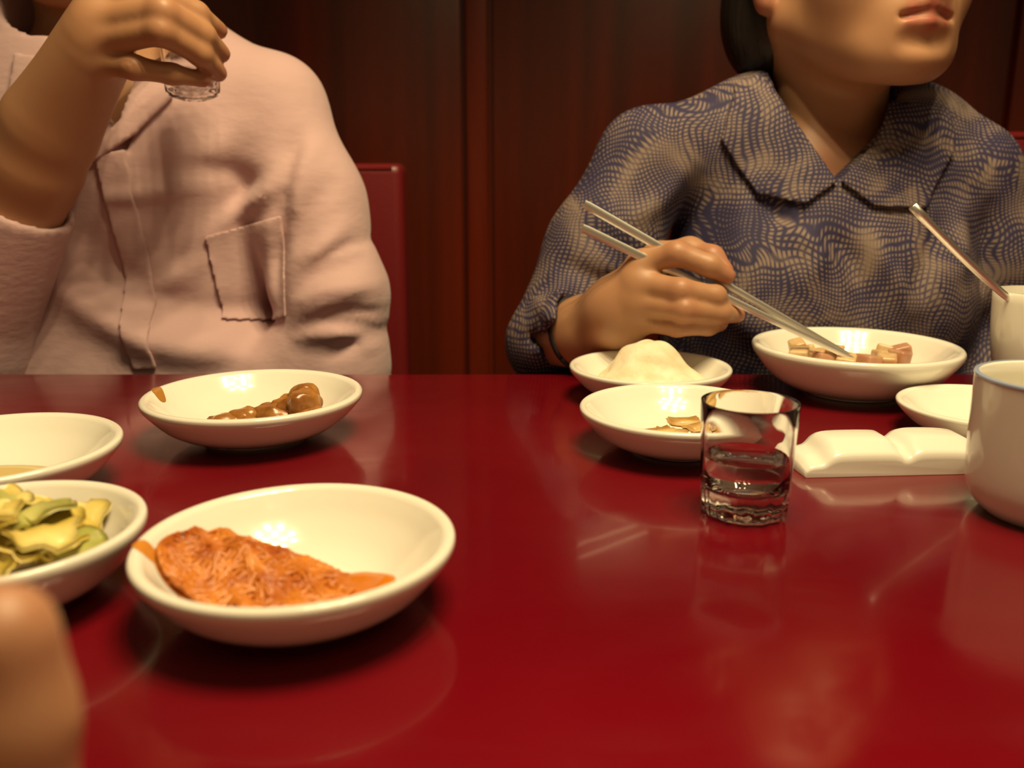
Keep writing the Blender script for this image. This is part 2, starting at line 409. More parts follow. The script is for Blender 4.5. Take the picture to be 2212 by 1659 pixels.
# ------------------------------------------------------------------ chairs
def chair(x, y, top, label, w=0.46, rz=0.0):
    c = empty('dining_chair', (x, y, 0), label, 'chair', 'red leather chairs along the wall', rz)
    link('seat', box_mesh('seat', (w, 0.44, 0.09), 0.025, 4), 'red_leather', c, (0, -0.24, 0.402))
    bk = link('backrest', box_mesh('backrest', (w, 0.055, top - 0.44), 0.012, 3), 'red_leather', c, (0, 0, (top + 0.44) / 2))
    link('piping', tube('piping', [(-w / 2 + 0.012, -0.026, (top - 0.44) / 2 - 0.006), (w / 2 - 0.012, -0.026, (top - 0.44) / 2 - 0.006)], 0.003, 6), 'red_leather', bk)
    for sx in (-1, 1):
        for yy in (-0.43, 0.0):
            link('leg', box_mesh('leg', (0.035, 0.035, 0.358), 0.004), 'dark_metal', c, (sx * (w / 2 - 0.03), yy, 0.1795))
    return c
pr = P(874, 353, 1.10)
chair(pr.x - 0.25, 1.10, pr.z, 'red leather dining chair behind the diner in the pink shirt', 0.50)
pr = P(2150, 284, 1.05)
chair(0.48, 1.07, pr.z, 'red leather dining chair behind the diner in the printed blouse', 0.46)

# ------------------------------------------------------------------ crockery
INNER = [(0.0, .17), (.30, .17), (.48, .20), (.63, .34), (.78, .62), (.87, .86), (.915, .985)]
def plate_profile(R, h, foot=0.46):
    outer = spline([(foot * R, 0.0), (foot * R + 0.0015, 0.002), (0.62 * R, 0.10 * h + 0.001), (0.80 * R, 0.36 * h), (0.93 * R, 0.68 * h), (0.99 * R, 0.86 * h)], 4)
    lip = spline([(1.0 * R, 0.93 * h), (0.997 * R, 0.99 * h), (0.978 * R, 1.03 * h), (0.945 * R, 1.03 * h)], 4)
    inner = spline([(a * R, b * h) for a, b in INNER[::-1][:-1]] + [(0.02 * R, .17 * h)], 4)
    return [(0, 0.001), (foot * R * 0.9, 0.001)] + [tuple(p) for p in outer + lip + inner] + [(0, .17 * h)]
def inner_np(R, h, r): return np.interp(r, [a * R for a, b in INNER] + [0.945 * R, R], [b * h for a, b in INNER] + [1.03 * h, 1.03 * h])
def inner_z(R, h, r): return float(inner_np(R, h, r))
def on_plate(f, key):
    """keep a lump of food out of the porcelain below it"""
    x, y, R, h = PL[key]
    return lambda X, Y, Z: np.maximum(f(X, Y, Z), inner_np(R, h, np.sqrt((X - x) ** 2 + (Y - y) ** 2)) + 0.0009 + T - Z)
PL = {}
def plate(key, x, y, R, h, label, name='side_plate', group=None):
    o = link(name, lathe(name, plate_profile(R, h), 80), 'porcelain', loc=(x, y, T + 0.0003)); tag(o, label, 'plate', group)
    PL[key] = (x, y, R, h); return o
K = 0.17 / 0.155
p_chili = plate('L4', -0.0775 * K, 0.298 * K, 0.057 * K, 0.026 * K, 'white plate of shredded orange chili side dish beside the pickled cabbage', group='white side plates')
p_brown = plate('L1', -0.154 * K, 0.513 * K, 0.064 * K, 0.026 * K, 'white plate holding glossy brown braised pieces before the pink shirt', group='white side plates')
p_yell = plate('L3', -0.189 * K, 0.305 * K, 0.051 * K, 0.027 * K, 'white plate heaped with yellow pickled cabbage', group='white side plates')
p_pale = plate('L2', -0.254 * K, 0.412 * K, 0.060 * K, 0.025 * K, 'white plate with a little pale yellow broth behind the pickled cabbage', group='white side plates')
p_mash = plate('R1', 0.096 * K, 0.603 * K, 0.056 * K, 0.023 * K, 'white plate with a smooth cream coloured mound under the hand with chopsticks', group='white side plates')
p_fry = plate('R2', 0.095 * K, 0.488 * K, 0.0565 * K, 0.024 * K, 'white plate with thin golden slices behind the small drinking glass', group='white side plates')
p_bowl = plate('R3', 0.245 * K, 0.622 * K, 0.0715 * K, 0.034 * K, 'wide white bowl of food with chopstick tips dipped in it', 'serving_bowl')
p_small = plate('R4', 0.312, 0.562, 0.056, 0.021, 'empty white plate behind the white mug with a blue rim', group='white side plates')

# mug with a thin blue rim line
def mug(x, y, R, h):
    c = empty('mug', (x, y, T), 'straight white mug with a thin blue line around its rim', 'mug')
    prof = [(0, 0.002), (R * 0.66, 0.002)] + [tuple(p) for p in spline([(R * 0.70, 0.0), (R * 0.76, 0.001), (R * 0.93, h * 0.14), (R * 0.985, h * 0.35), (R, h * 0.97)], 5)]
    prof += [(R, h * 0.99), (R - 0.001, h), (R - 0.0025, h), (R - 0.0035, h * 0.985)]
    prof += [tuple(p) for p in spline([(R - 0.0036, h * 0.9), (R * 0.92, h * 0.4), (R * 0.84, h * 0.16), (R * 0.6, h * 0.07), (0.001, h * 0.06)], 5)] + [(0, h * 0.06)]
    link('cup_body', lathe('cup_body', prof, 72), 'porcelain', c)
    rim = [(R + 0.0001, h * 0.984), (R + 0.0004, h * 0.987), (R + 0.0002, h * 1.0), (R - 0.0008, h + 0.0004), (R - 0.0020, h + 0.0002), (R - 0.0012, h - 0.0003), (R + 0.0001, h * 0.984)]
    link('rim_line', lathe('rim_line', rim, 72), 'blue_line', c)
    hp = spline([(R * 0.95, 0, h * 0.78), (R + 0.020, 0, h * 0.80), (R + 0.027, 0, h * 0.52), (R + 0.018, 0, h * 0.26), (R * 0.95, 0, h * 0.22)], 6)
    hd = link('handle', tube('handle', hp, 0.0042, 10, up=(0, 1, 0)), 'porcelain', c); hd.rotation_euler = (0, 0, math.radians(20))
    return c
mug(0.2740, 0.425, 0.0415, 0.0715)

# tall white cup with a steel spoon, at the far right
pc = P(2205, 760, 0.66)
CX, CY = pc.x + 0.011, 0.66
cup = empty('white_cup', (CX, CY, T), 'tall white cup with a long steel spoon standing in it', 'cup')
R, h = 0.034, 0.083
prof = [(0, 0.002), (R * 0.5, 0.002)] + [tuple(p) for p in spline([(R * 0.52, 0), (R * 0.60, 0.001), (R * 0.80, h * 0.25), (R * 0.94, h * 0.6), (R, h * 0.98)], 5)] + [(R - 0.001, h), (R - 0.003, h)]
prof += [tuple(p) for p in spline([(R - 0.0035, h * 0.96), (R * 0.84, h * 0.6), (R * 0.66, h * 0.25), (R * 0.3, h * 0.12), (0.001, h * 0.1)], 5)] + [(0, h * 0.1)]
link('cup_body', lathe('cup_body', prof, 64), 'porcelain', cup)
sp0 = P(1971, 445, 0.63); spc = P(2168, 628, 0.648); sp1 = spc + (spc - sp0) * 0.42
spn = empty('spoon', (CX, CY, T), 'long handled steel spoon leaning in the tall white cup', 'spoon')
d = (sp1 - sp0)
pth = [sp0 + d * t + Vector((0, 0, -0.003 * math.sin(math.pi * t))) for t in np.linspace(0, 0.8, 12)]
link('spoon_handle', tube('spoon_handle', pth, [0.0034] * 2 + [0.0030] * 7 + [0.0028, 0.0026, 0.0026], 10, 0.55, up=(0, 1, 0.3)), 'steel', spn, world=True)
ax_l = d.normalized(); sid = ax_l.cross(Vector((0, 1, 0.3))).normalized(); nor = sid.cross(ax_l)
Mx = np.array([[ax_l.x, sid.x, nor.x], [ax_l.y, sid.y, nor.y], [ax_l.z, sid.z, nor.z]])
cb = sp1 - ax_l * 0.013
f = SUB(ell(cb, (0.021, 0.0125, 0.005), Mx), ell(cb + nor * 0.0035, (0.0185, 0.0105, 0.005), Mx), 0.001)
link('spoon_bowl', mesh_np('spoon_bowl', [surf(f, np.array(cb) - 0.026, np.array(cb) + 0.026, 0.0009)]), 'steel', spn, world=True)

# white moulded rest on the table between glass and mug
def rest():
    prof = [(-0.062, 0.0), (-0.062, 0.006), (-0.058, 0.010), (-0.050, 0.012), (-0.044, 0.019), (-0.036, 0.0215), (-0.010, 0.0215), (-0.003, 0.020), (0.001, 0.0165), (0.005, 0.0165), (0.010, 0.021), (0.018, 0.0225), (0.040, 0.0215), (0.050, 0.018), (0.056, 0.010), (0.062, 0.007), (0.062, 0.0)]
    prof = [prof[0]] + [tuple(p) for p in spline(prof[1:-1], 4)] + [prof[-1]]
    ys = [(-0.024, 0.45), (-0.0235, 0.62), (-0.021, 0.74), (-0.015, 0.80), (-0.011, 0.95), (-0.005, 1.0), (0.012, 1.0), (0.018, 0.9), (0.022, 0.55), (0.023, 0.4)]
    vs = []; n = len(prof); fs = []
    for y, s in ys:
        for x, z in prof: vs.append((x * (1 - 0.04 * (1 - s)), y, z * s))
    for i in range(len(ys) - 1):
        for j in range(n - 1): fs.append((i * n + j, i * n + j + 1, (i + 1) * n + j + 1, (i + 1) * n + j))
        fs.append((i * n + n - 1, i * n, (i + 1) * n, (i + 1) * n + n - 1))
    fs.append(tuple(range(n))); fs.append(tuple(range((len(ys) - 1) * n, len(ys) * n)))
    bm = bmesh.new(); me = bpy.data.meshes.new('t'); me.from_pydata(vs, [], fs); bm.from_mesh(me); bpy.data.meshes.remove(me)
    return bm_mesh('chopstick_rest', bm, angle=math.radians(60))
tag(link('chopstick_rest', rest(), 'white_plastic', loc=(0.2225, 0.502, T + 0.0002)), 'glossy white rest with a notched raised top between glass and mug', 'rest').rotation_euler = (0, 0, math.radians(4)); bpy.data.objects['chopstick_rest'].scale = (0.93, 0.82, 0.88)

# small thick-bottomed glasses with fluted feet
def shot_glass(R0, R1, h, base):
    def fl(a, r, z):
        return 1.0 + (0.035 * math.cos(14 * a) * max(0, 1 - z / (base * 1.25)) if r > R0 * 0.8 and z > 0.0005 else 0)
    prof = [(0, 0.0)] + [(R0 * 0.86, 0.0), (R0 * 0.97, 0.0015), (R0 * 1.0, 0.005)] + [(R0 + (R1 - R0) * t, h * t) for t in (0.2, 0.3, 0.45, 0.6, 0.8, 0.97)]
    prof += [(R1 - 0.0003, h), (R1 - 0.0012, h), (R1 - 0.0017, h * 0.985)]
    prof += [(R0 + (R1 - R0) * t - 0.0019, h * t) for t in (0.8, 0.6, 0.42)] + [(R0 * 0.90, base + 0.004), (R0 * 0.76, base + 0.001), (R0 * 0.4, base), (0, base)]
    return lathe('glass', prof, 84, fl)
gx, gy = 0.1185, 0.427
GR0, GR1, GH, GB = 0.0215, 0.0243, 0.0585, 0.012
g = tag(link('drinking_glass', shot_glass(GR0, GR1, GH, GB), 'glass', loc=(gx, gy, T + 0.0003)), 'small clear glass of water with a fluted base on the red table', 'glass')
lvl = 0.030
wr = lambda z: GR0 + (GR1 - GR0) * z / GH - 0.0021
wp = [(0, GB + 0.0002), (GR0 * 0.4, GB + 0.0002), (GR0 * 0.74, GB + 0.0013), (GR0 * 0.88, GB + 0.0045), (wr(0.024), 0.024), (wr(lvl), lvl + 0.0006), (wr(lvl) - 0.001, lvl), (0, lvl)]
tag(link('water', lathe('water', wp, 64), 'water', loc=(gx, gy, T + 0.0003)), 'clear water filling the lower half of the small glass', 'water')

# ------------------------------------------------------------------ food
def blob(name, material, fn, lo, hi, h, label, cat, group=None, kind=None, parent=None, sm=1):
    v, q = surf(fn, lo, hi, h); v = smooth_vq(v, q, sm); c = np.array([(v[:, 0].min() + v[:, 0].max()) / 2, (v[:, 1].min() + v[:, 1].max()) / 2, v[:, 2].min()])
    me = mesh_np(name, [(v - c, q)]); o = link(name, me, material)
    if parent is None:
        o.location = c; tag(o, label, cat, group, kind)
    else:
        o.parent = parent; o.location = Vector(c) - parent.location
    return o
def pool(key, name, material, pts, lift, label, cat, parent=None, n=40):
    """thin film of sauce lying on the inside of a plate; pts = outline (polar: angle, radius fraction)"""
    x, y, R, h = PL[key]; vs = [(0, 0)]; rings = 5; V = []; Fc = []
    out = spline(pts + [pts[0]], 6)[:-1]; cx = sum(p[0] for p in out) / len(out); cy = sum(p[1] for p in out) / len(out); m_ = len(out)
    def z(px, py): return inner_z(R, h, math.hypot(px, py) * R)
    V.append((cx * R, cy * R, z(cx, cy) + lift))
    for k in range(1, rings + 1):
        t = k / rings
        for p in out:
            qx, qy = cx + (p[0] - cx) * t, cy + (p[1] - cy) * t; V.append((qx * R, qy * R, z(qx, qy) + (lift if k < rings else 0.0003)))
    for i in range(m_):
        Fc.append((0, 1 + i, 1 + (i + 1) % m_))
        for k in range(rings - 1): Fc.append((1 + k * m_ + i, 1 + (k + 1) * m_ + i, 1 + (k + 1) * m_ + (i + 1) % m_, 1 + k * m_ + (i + 1) % m_))
    o = link(name, mesh_from(name, V, Fc), material)
    if parent: o.parent = parent
    else:
        o.location = (x, y, T + 0.0006); tag(o, label, cat)
    return o
def nz3(s, a, ph=0.0):
    return lambda X, Y, Z: a * (np.sin(X * s + 1.3 * np.sin(Y * s * 0.7 + ph)) * np.sin(Y * s * 1.1 + ph) + 0.6 * np.sin(Z * s * 1.3 + X * s * 0.5) * np.sin(Y * s * 1.9 + 2 * ph))

# shredded orange side dish: lump with strands
x, y, R, h = PL['L4']
def strands(key, n, region, r, seed, length):
    rnd = random.Random(seed); VS, FS = [], []
    for _ in range(n):
        cx, cy, zz = region(rnd); a = rnd.uniform(0, math.pi); ln = rnd.uniform(*length); cur = rnd.uniform(-1, 1) * 0.9
        pts = []
        for t in np.linspace(-0.5, 0.5, 6):
            aa = a + cur * t * 2; px = cx + math.cos(aa) * ln * t; py = cy + math.sin(aa) * ln * t
            e_ = math.hypot((px + 0.015) / 0.038, (py + 0.002) / 0.0255)
            if e_ > 1: px, py = -0.015 + (px + 0.015) / e_, -0.002 + (py + 0.002) / e_
            pts.append((px, py, zz(px, py) + 0.0005 * math.sin(t * 9 + a)))
        v, f = tube_data(pts, [r * 0.6, r, r, r, r, r * 0.5], 5); o = len(VS); VS += v; FS += [tuple(i + o for i in ff) for ff in f]
    return VS, FS
def hump(px, py):   # height of the heap over the plate, plate-local metres
    r = math.hypot(px, py); b = inner_z(R, h, r)
    e1 = math.exp(-(((px + 0.026) / 0.024) ** 2 + ((py - 0.010) / 0.018) ** 2)); e2 = math.exp(-(((px + 0.012) / 0.040) ** 2 + ((py + 0.010) / 0.022) ** 2))
    lump = 0.0022 * math.sin(px * 260 + 1.0) * math.sin(py * 300 + 2.0 + px * 90) + 0.0012 * math.sin(px * 520 + py * 410)
    return max(b, 0.0045) + 0.0150 * e1 + 0.0062 * e2 + lump * min(1.0, 1.4 * max(e1, e2))
vs, fs = [], []; nn = 44
for i in range(nn):
    for j in range(nn):
        u, v = -1 + 2 * i / (nn - 1), -1 + 2 * j / (nn - 1)
        k = max(abs(u), abs(v)); rr = math.hypot(u, v); s = k / rr if rr > 0 else 0
        px, py = -0.015 + u * s * 0.040, -0.002 + v * s * 0.027
        z = hump(px, py) + 0.0009 * math.sin(px * 900 + 2 * math.sin(py * 500)) * math.sin(py * 1100) - 0.006 * max(0, (k - 0.8) / 0.2) ** 2
        vs.append((px, py, max(z, inner_z(R, h, math.hypot(px, py)) + 0.0004)))
for i in range(nn - 1):
    for j in range(nn - 1): fs.append((i * nn + j, (i + 1) * nn + j, (i + 1) * nn + j + 1, i * nn + j + 1))
def reg(rnd):
    while True:
        u, v = rnd.uniform(-1, 1), rnd.uniform(-1, 1)
        if u * u + v * v < 1: break
    return -0.016 + u * 0.037, -0.002 + v * 0.024, lambda a, b: hump(a, b) + 0.0001
v2, f2 = strands('L4', 520, reg, 0.0010, 3, (0.016, 0.034)); o_ = len(vs); vs += v2; fs += [tuple(i + o_ for i in ff) for ff in f2]
chili = tag(link('shredded_side_dish', mesh_from('shredded_side_dish', vs, fs), 'chili_food', loc=(x, y, T + 0.0004)), 'heap of shredded orange chili vegetables on the white plate', 'food', kind='stuff')
pool('L4', 'chili_oil', 'chili_oil', [(0.05, -0.42), (0.35, -0.36), (0.56, -0.12), (0.60, 0.08), (0.44, 0.22), (0.22, 0.20), (0.05, 0.1)], 0.0032, 'orange chili oil pooled beside the shredded heap', 'sauce')
pool('L4', 'sauce_smear', 'chili_stain', [(-0.98, -0.16), (-0.90, -0.22), (-0.80, -0.20), (-0.70, -0.28), (-0.66, -0.20), (-0.78, -0.10), (-0.90, -0.06), (-0.97, -0.08)], 0.0007, '', '', p_chili)
# brown braised pieces
x, y, R, h = PL['L1']
pool('L1', 'braising_sauce', 'brown_sauce', [(-0.40, -0.30), (0.0, -0.45), (0.45, -0.38), (0.56, -0.05), (0.42, 0.24), (0.10, 0.22), (-0.25, 0.10)], 0.0028, 'thin brown sauce under the braised pieces', 'sauce')
pool('L1', 'sauce_smear', 'brown_sauce', [(-0.99, 0.10), (-0.94, 0.00), (-0.86, -0.04), (-0.84, 0.04), (-0.90, 0.14), (-0.96, 0.18)], 0.0006, '', '', p_brown)
rnd = random.Random(11)
for i, (bx, by, bz, sx, sy, sz, a) in enumerate([(0.024, 0.010, 0.012, .014, .010, .009, .3), (0.032, 0.004, 0.017, .011, .008, .009, 1.0), (0.010, 0.004, 0.009, .013, .009, .007, -.4),
        (-0.008, 0.002, 0.008, .011, .008, .006, .7), (-0.019, -0.004, 0.007, .010, .007, .005, -.2), (0.040, -0.006, 0.010, .012, .008, .006, .5), (0.022, -0.016, 0.008, .013, .008, .005, .1), (0.000, -0.016, 0.007, .011, .008, .005, -.6), (0.030, 0.012, 0.021, .009, .008, .007, .2)]):
    c = Vector((x + bx, y + by, T + bz + 0.003)); sx *= 1.18; sy *= 1.18; sz *= 1.2; Mz = np.array(Matrix.Rotation(a, 3, 'Z') @ Matrix.Rotation(rnd.uniform(-.4, .4), 3, 'X'))
    nf = nz3(420, 0.0011, i * 1.7); ef = ell(c, (sx, sy, sz), Mz)
    blob('braised_piece', 'braised_brown', on_plate((lambda ef, nf: lambda X, Y, Z: ef(X, Y, Z) + nf(X, Y, Z))(ef, nf), 'L1'), np.array(c) - 0.020, np.array(c) + 0.020, 0.0016, 'glossy brown braised piece heaped on the white plate', 'food', 'braised pieces on the plate')

# pickled cabbage: curled leaf pieces
x, y, R, h = PL['L3']
rnd = random.Random(5)
pool('L3', 'pickling_juice', 'yellow_broth', [(-0.55, -0.3), (0.0, -0.56), (0.5, -0.35), (0.6, 0.1), (0.3, 0.5), (-0.3, 0.5), (-0.6, 0.1)], 0.003, 'pale yellow juice under the pickled cabbage', 'sauce')
for i in range(34):
    a = rnd.uniform(0, 2 * math.pi); rr = (0.034 if i < 22 else 0.022) * math.sqrt(rnd.random())
    px, py = rr * math.cos(a), rr * math.sin(a); lz = 0.017 + 0.028 * (1 - (rr / 0.036) ** 2) * (0.3 + 0.7 * i / 33)
    w, l = rnd.uniform(0.008, 0.013), rnd.uniform(0.012, 0.018); n = 9; V = []; Fc = []
    cu, cv, ph = rnd.uniform(40, 90), rnd.uniform(-60, 60), rnd.uniform(0, 6)
    for u in range(n):
        for v in range(n):
            uu, vv = -1 + 2 * u / (n - 1), -1 + 2 * v / (n - 1); k = max(abs(uu), abs(vv)); r2 = math.hypot(uu, vv); s = (k / r2 if r2 else 0) * (1 + 0.12 * math.sin(5 * math.atan2(vv, uu) + ph))
            X_, Y_ = uu * s * l, vv * s * w; V.append((X_, Y_, -cu * 0.35 * Y_ * Y_ - cv * 0.2 * X_ * X_ + 0.0014 * math.sin(uu * 5 + ph) * vv))
    for u in range(n - 1):
        for v in range(n - 1): Fc.append((u * n + v, (u + 1) * n + v, (u + 1) * n + v + 1, u * n + v + 1))
    th = 0.0016; m0 = len(V); V += [(p[0], p[1], p[2] - th) for p in V]; Fc += [tuple(k + m0 for k in f)[::-1] for f in Fc]
    edge = [v for v in range(n)] + [u * n + n - 1 for u in range(1, n)] + [(n - 1) * n + v for v in range(n - 2, -1, -1)] + [u * n for u in range(n - 2, 0, -1)]
    for k in range(len(edge)):
        A, B = edge[k], edge[(k + 1) % len(edge)]; Fc.append((A, B, B + m0, A + m0)[::-1])
    green = i % 6 == 3
    o = tag(link('pickled_cabbage', mesh_from('pickled_cabbage', V, Fc), 'green_cabbage' if green else 'yellow_cabbage', loc=(x + px, y + py, T + max(lz, inner_z(R, h, rr + 0.014) + 0.004))),
        'greenish piece of pickled cabbage in the yellow heap' if green else 'yellow curled piece of pickled cabbage in the heap', 'cabbage', 'pickled cabbage pieces on the plate')
    o.rotation_euler = (rnd.uniform(-.5, .5), rnd.uniform(-.45, .45), rnd.uniform(0, 6.28))

pool('L2', 'pale_broth', 'yellow_broth', [(-0.5, -0.45), (0.15, -0.60), (0.62, -0.35), (0.62, 0.0), (0.3, 0.18), (-0.2, 0.15), (-0.55, 0.0)], 0.009, 'shallow pale yellow broth in the white plate', 'sauce')

# cream mound
x, y, R, h = PL['R1']
c = np.array([x, y, T])
nf = nz3(190, 0.0016, 0.4)
fm = U(ell(c + [0.000, 0.006, 0.010], (0.031, 0.027, 0.034)), ell(c + [0.0, 0.0, 0.008], (0.046, 0.038, 0.014)), ell(c + [0.016, -0.006, 0.012], (0.017, 0.014, 0.013)), k=0.012)
fm2 = on_plate(lambda X, Y, Z: fm(X, Y, Z) + nf(X, Y, Z), 'R1')
blob('mashed_mound', 'mashed', fm2, c - [0.055, 0.055, 0.002], c + [0.055, 0.055, 0.056], 0.0018, 'smooth cream coloured mound of mashed food on the white plate', 'food')

# thin golden slices
x, y, R, h = PL['R2']
rnd = random.Random(3)
pool('R2', 'golden_sauce', 'brown_sauce', [(-0.48, -0.42), (0.0, -0.56), (0.40, -0.48), (0.62, -0.15), (0.40, -0.02), (-0.1, -0.10)], 0.0024, 'thin golden sauce under the slices', 'sauce')
for i, (bx, by, a) in enumerate([(-0.022, -0.004, .2), (-0.006, -0.010, -.3), (0.012, -0.006, .5), (0.026, -0.002, -.1), (-0.014, -0.012, .4), (0.004, 0.002, .1), (-0.030, -0.010, -.5), (0.018, -0.014, .9), (0.036, -0.004, .3)]):
    bm = bmesh.new(); bmesh.ops.create_cube(bm, size=1.0); bmesh.ops.scale(bm, vec=(0.021, 0.012, 0.0028), verts=bm.verts)
    bmesh.ops.bevel(bm, geom=list(bm.edges), offset=0.0012, segments=2, affect='EDGES'); bmesh.ops.subdivide_edges(bm, edges=[e_ for e_ in bm.edges if e_.calc_length() > 0.009], cuts=3)
    for v in bm.verts: v.co.z += 12 * v.co.x ** 2 + 0.0006 * math.sin(v.co.y * 700 + i)
    o = tag(link('golden_slice', bm_mesh('golden_slice', bm, True), 'fried_slice', loc=(x + bx, y + by, T + 0.0105 + 0.0026 * (i % 3))), 'thin golden slice lying in sauce on the white plate', 'food', 'golden slices on the plate')
    o.rotation_euler = (rnd.uniform(-.1, .1), rnd.uniform(-.12, .12), a)

# bowl: cubes in red-brown sauce
x, y, R, h = PL['R3']
pool('R3', 'red_sauce', 'red_sauce', [(-0.2, -0.42), (0.25, -0.50), (0.55, -0.25), (0.58, 0.12), (0.34, 0.42), (-0.05, 0.40), (-0.35, 0.1)], 0.0135, 'red brown sauce in the wide bowl', 'sauce')
rnd = random.Random(9)
for i, (bx, by, bz, s) in enumerate([(-0.038, -0.006, .013, .013), (-0.026, -0.018, .012, .013), (-0.010, -0.022, .012, .012), (0.006, -0.024, .012, .013), (0.022, -0.021, .012, .012), (0.036, -0.010, .013, .012), (-0.022, 0.002, .012, .012), (-0.031, 0.012, .013, .011), (0.034, 0.010, .013, .013), (0.043, 0.002, .016, .010), (0.004, -0.006, .010, .011), (-0.044, -0.014, .016, .012), (-0.040, 0.004, .019, .011), (-0.014, -0.008, .016, .012), (0.026, -0.004, .012, .012)]):
    bz += 0.014; s *= 1.2; by += 0.012
    me = box_mesh('food_cube', (s, s * rnd.uniform(.8, 1.2), s * 0.8), 0.0022, 3)
    pink = i in (1, 3, 5, 9)
    o = tag(link('food_cube', me, 'pinkish_cube' if pink else 'beige_cube', loc=(x + bx, y + by, T + bz)), 'pinkish brown cube of food in the wide bowl' if pink else 'beige cube of food in the wide bowl', 'food', 'pinkish cubes in the bowl' if pink else 'beige cubes in the bowl')
    o.rotation_euler = (rnd.uniform(-.3, .3), rnd.uniform(-.3, .3), rnd.uniform(0, 3))

# ------------------------------------------------------------------ chopsticks
def chopstick(a, b, label):
    a, b = Vector(a), Vector(b); d = b - a; Ln = d.length
    VS = []; FS = []; secs = [(0, .0030, .0018), (0.004, .0034, .0021), (Ln * .45, .0031, .0020), (Ln * .75, .0025, .0017), (Ln - .003, .0018, .0013), (Ln, .0014, .0010)]
    for t, w, hh in secs:
        for cx, cy in ((-1, -.55), (-.7, -1), (.7, -1), (1, -.55), (1, .55), (.7, 1), (-.7, 1), (-1, .55)): VS.append((t, cx * hh, cy * w))
    for i in range(len(secs) - 1):
        for k in range(8): FS.append((i * 8 + k, i * 8 + (k + 1) % 8, (i + 1) * 8 + (k + 1) % 8, (i + 1) * 8 + k))
    FS.append(tuple(range(8))[::-1]); FS.append(tuple(range(len(VS) - 8, len(VS))))
    bm = bmesh.new(); me = bpy.data.meshes.new('t'); me.from_pydata(VS, [], FS); bm.from_mesh(me); bpy.data.meshes.remove(me)
    o = link('chopstick', bm_mesh('chopstick', bm, angle=math.radians(30)), 'steel', loc=a)
    o.rotation_mode = 'QUATERNION'; o.rotation_quaternion = d.to_track_quat('X', 'Z'); tag(o, label, 'chopstick', 'steel chopsticks in the hand'); return o
tip = P(1866, 786, 0.672)
chopstick(P(1262, 440, 0.715), tip, 'steel chopstick held above its twin, crossing over the index finger')
chopstick(P(1258, 492, 0.705), tip + Vector((-0.008, -0.004, 0.0035)), 'steel chopstick held below its twin, resting on the middle finger')

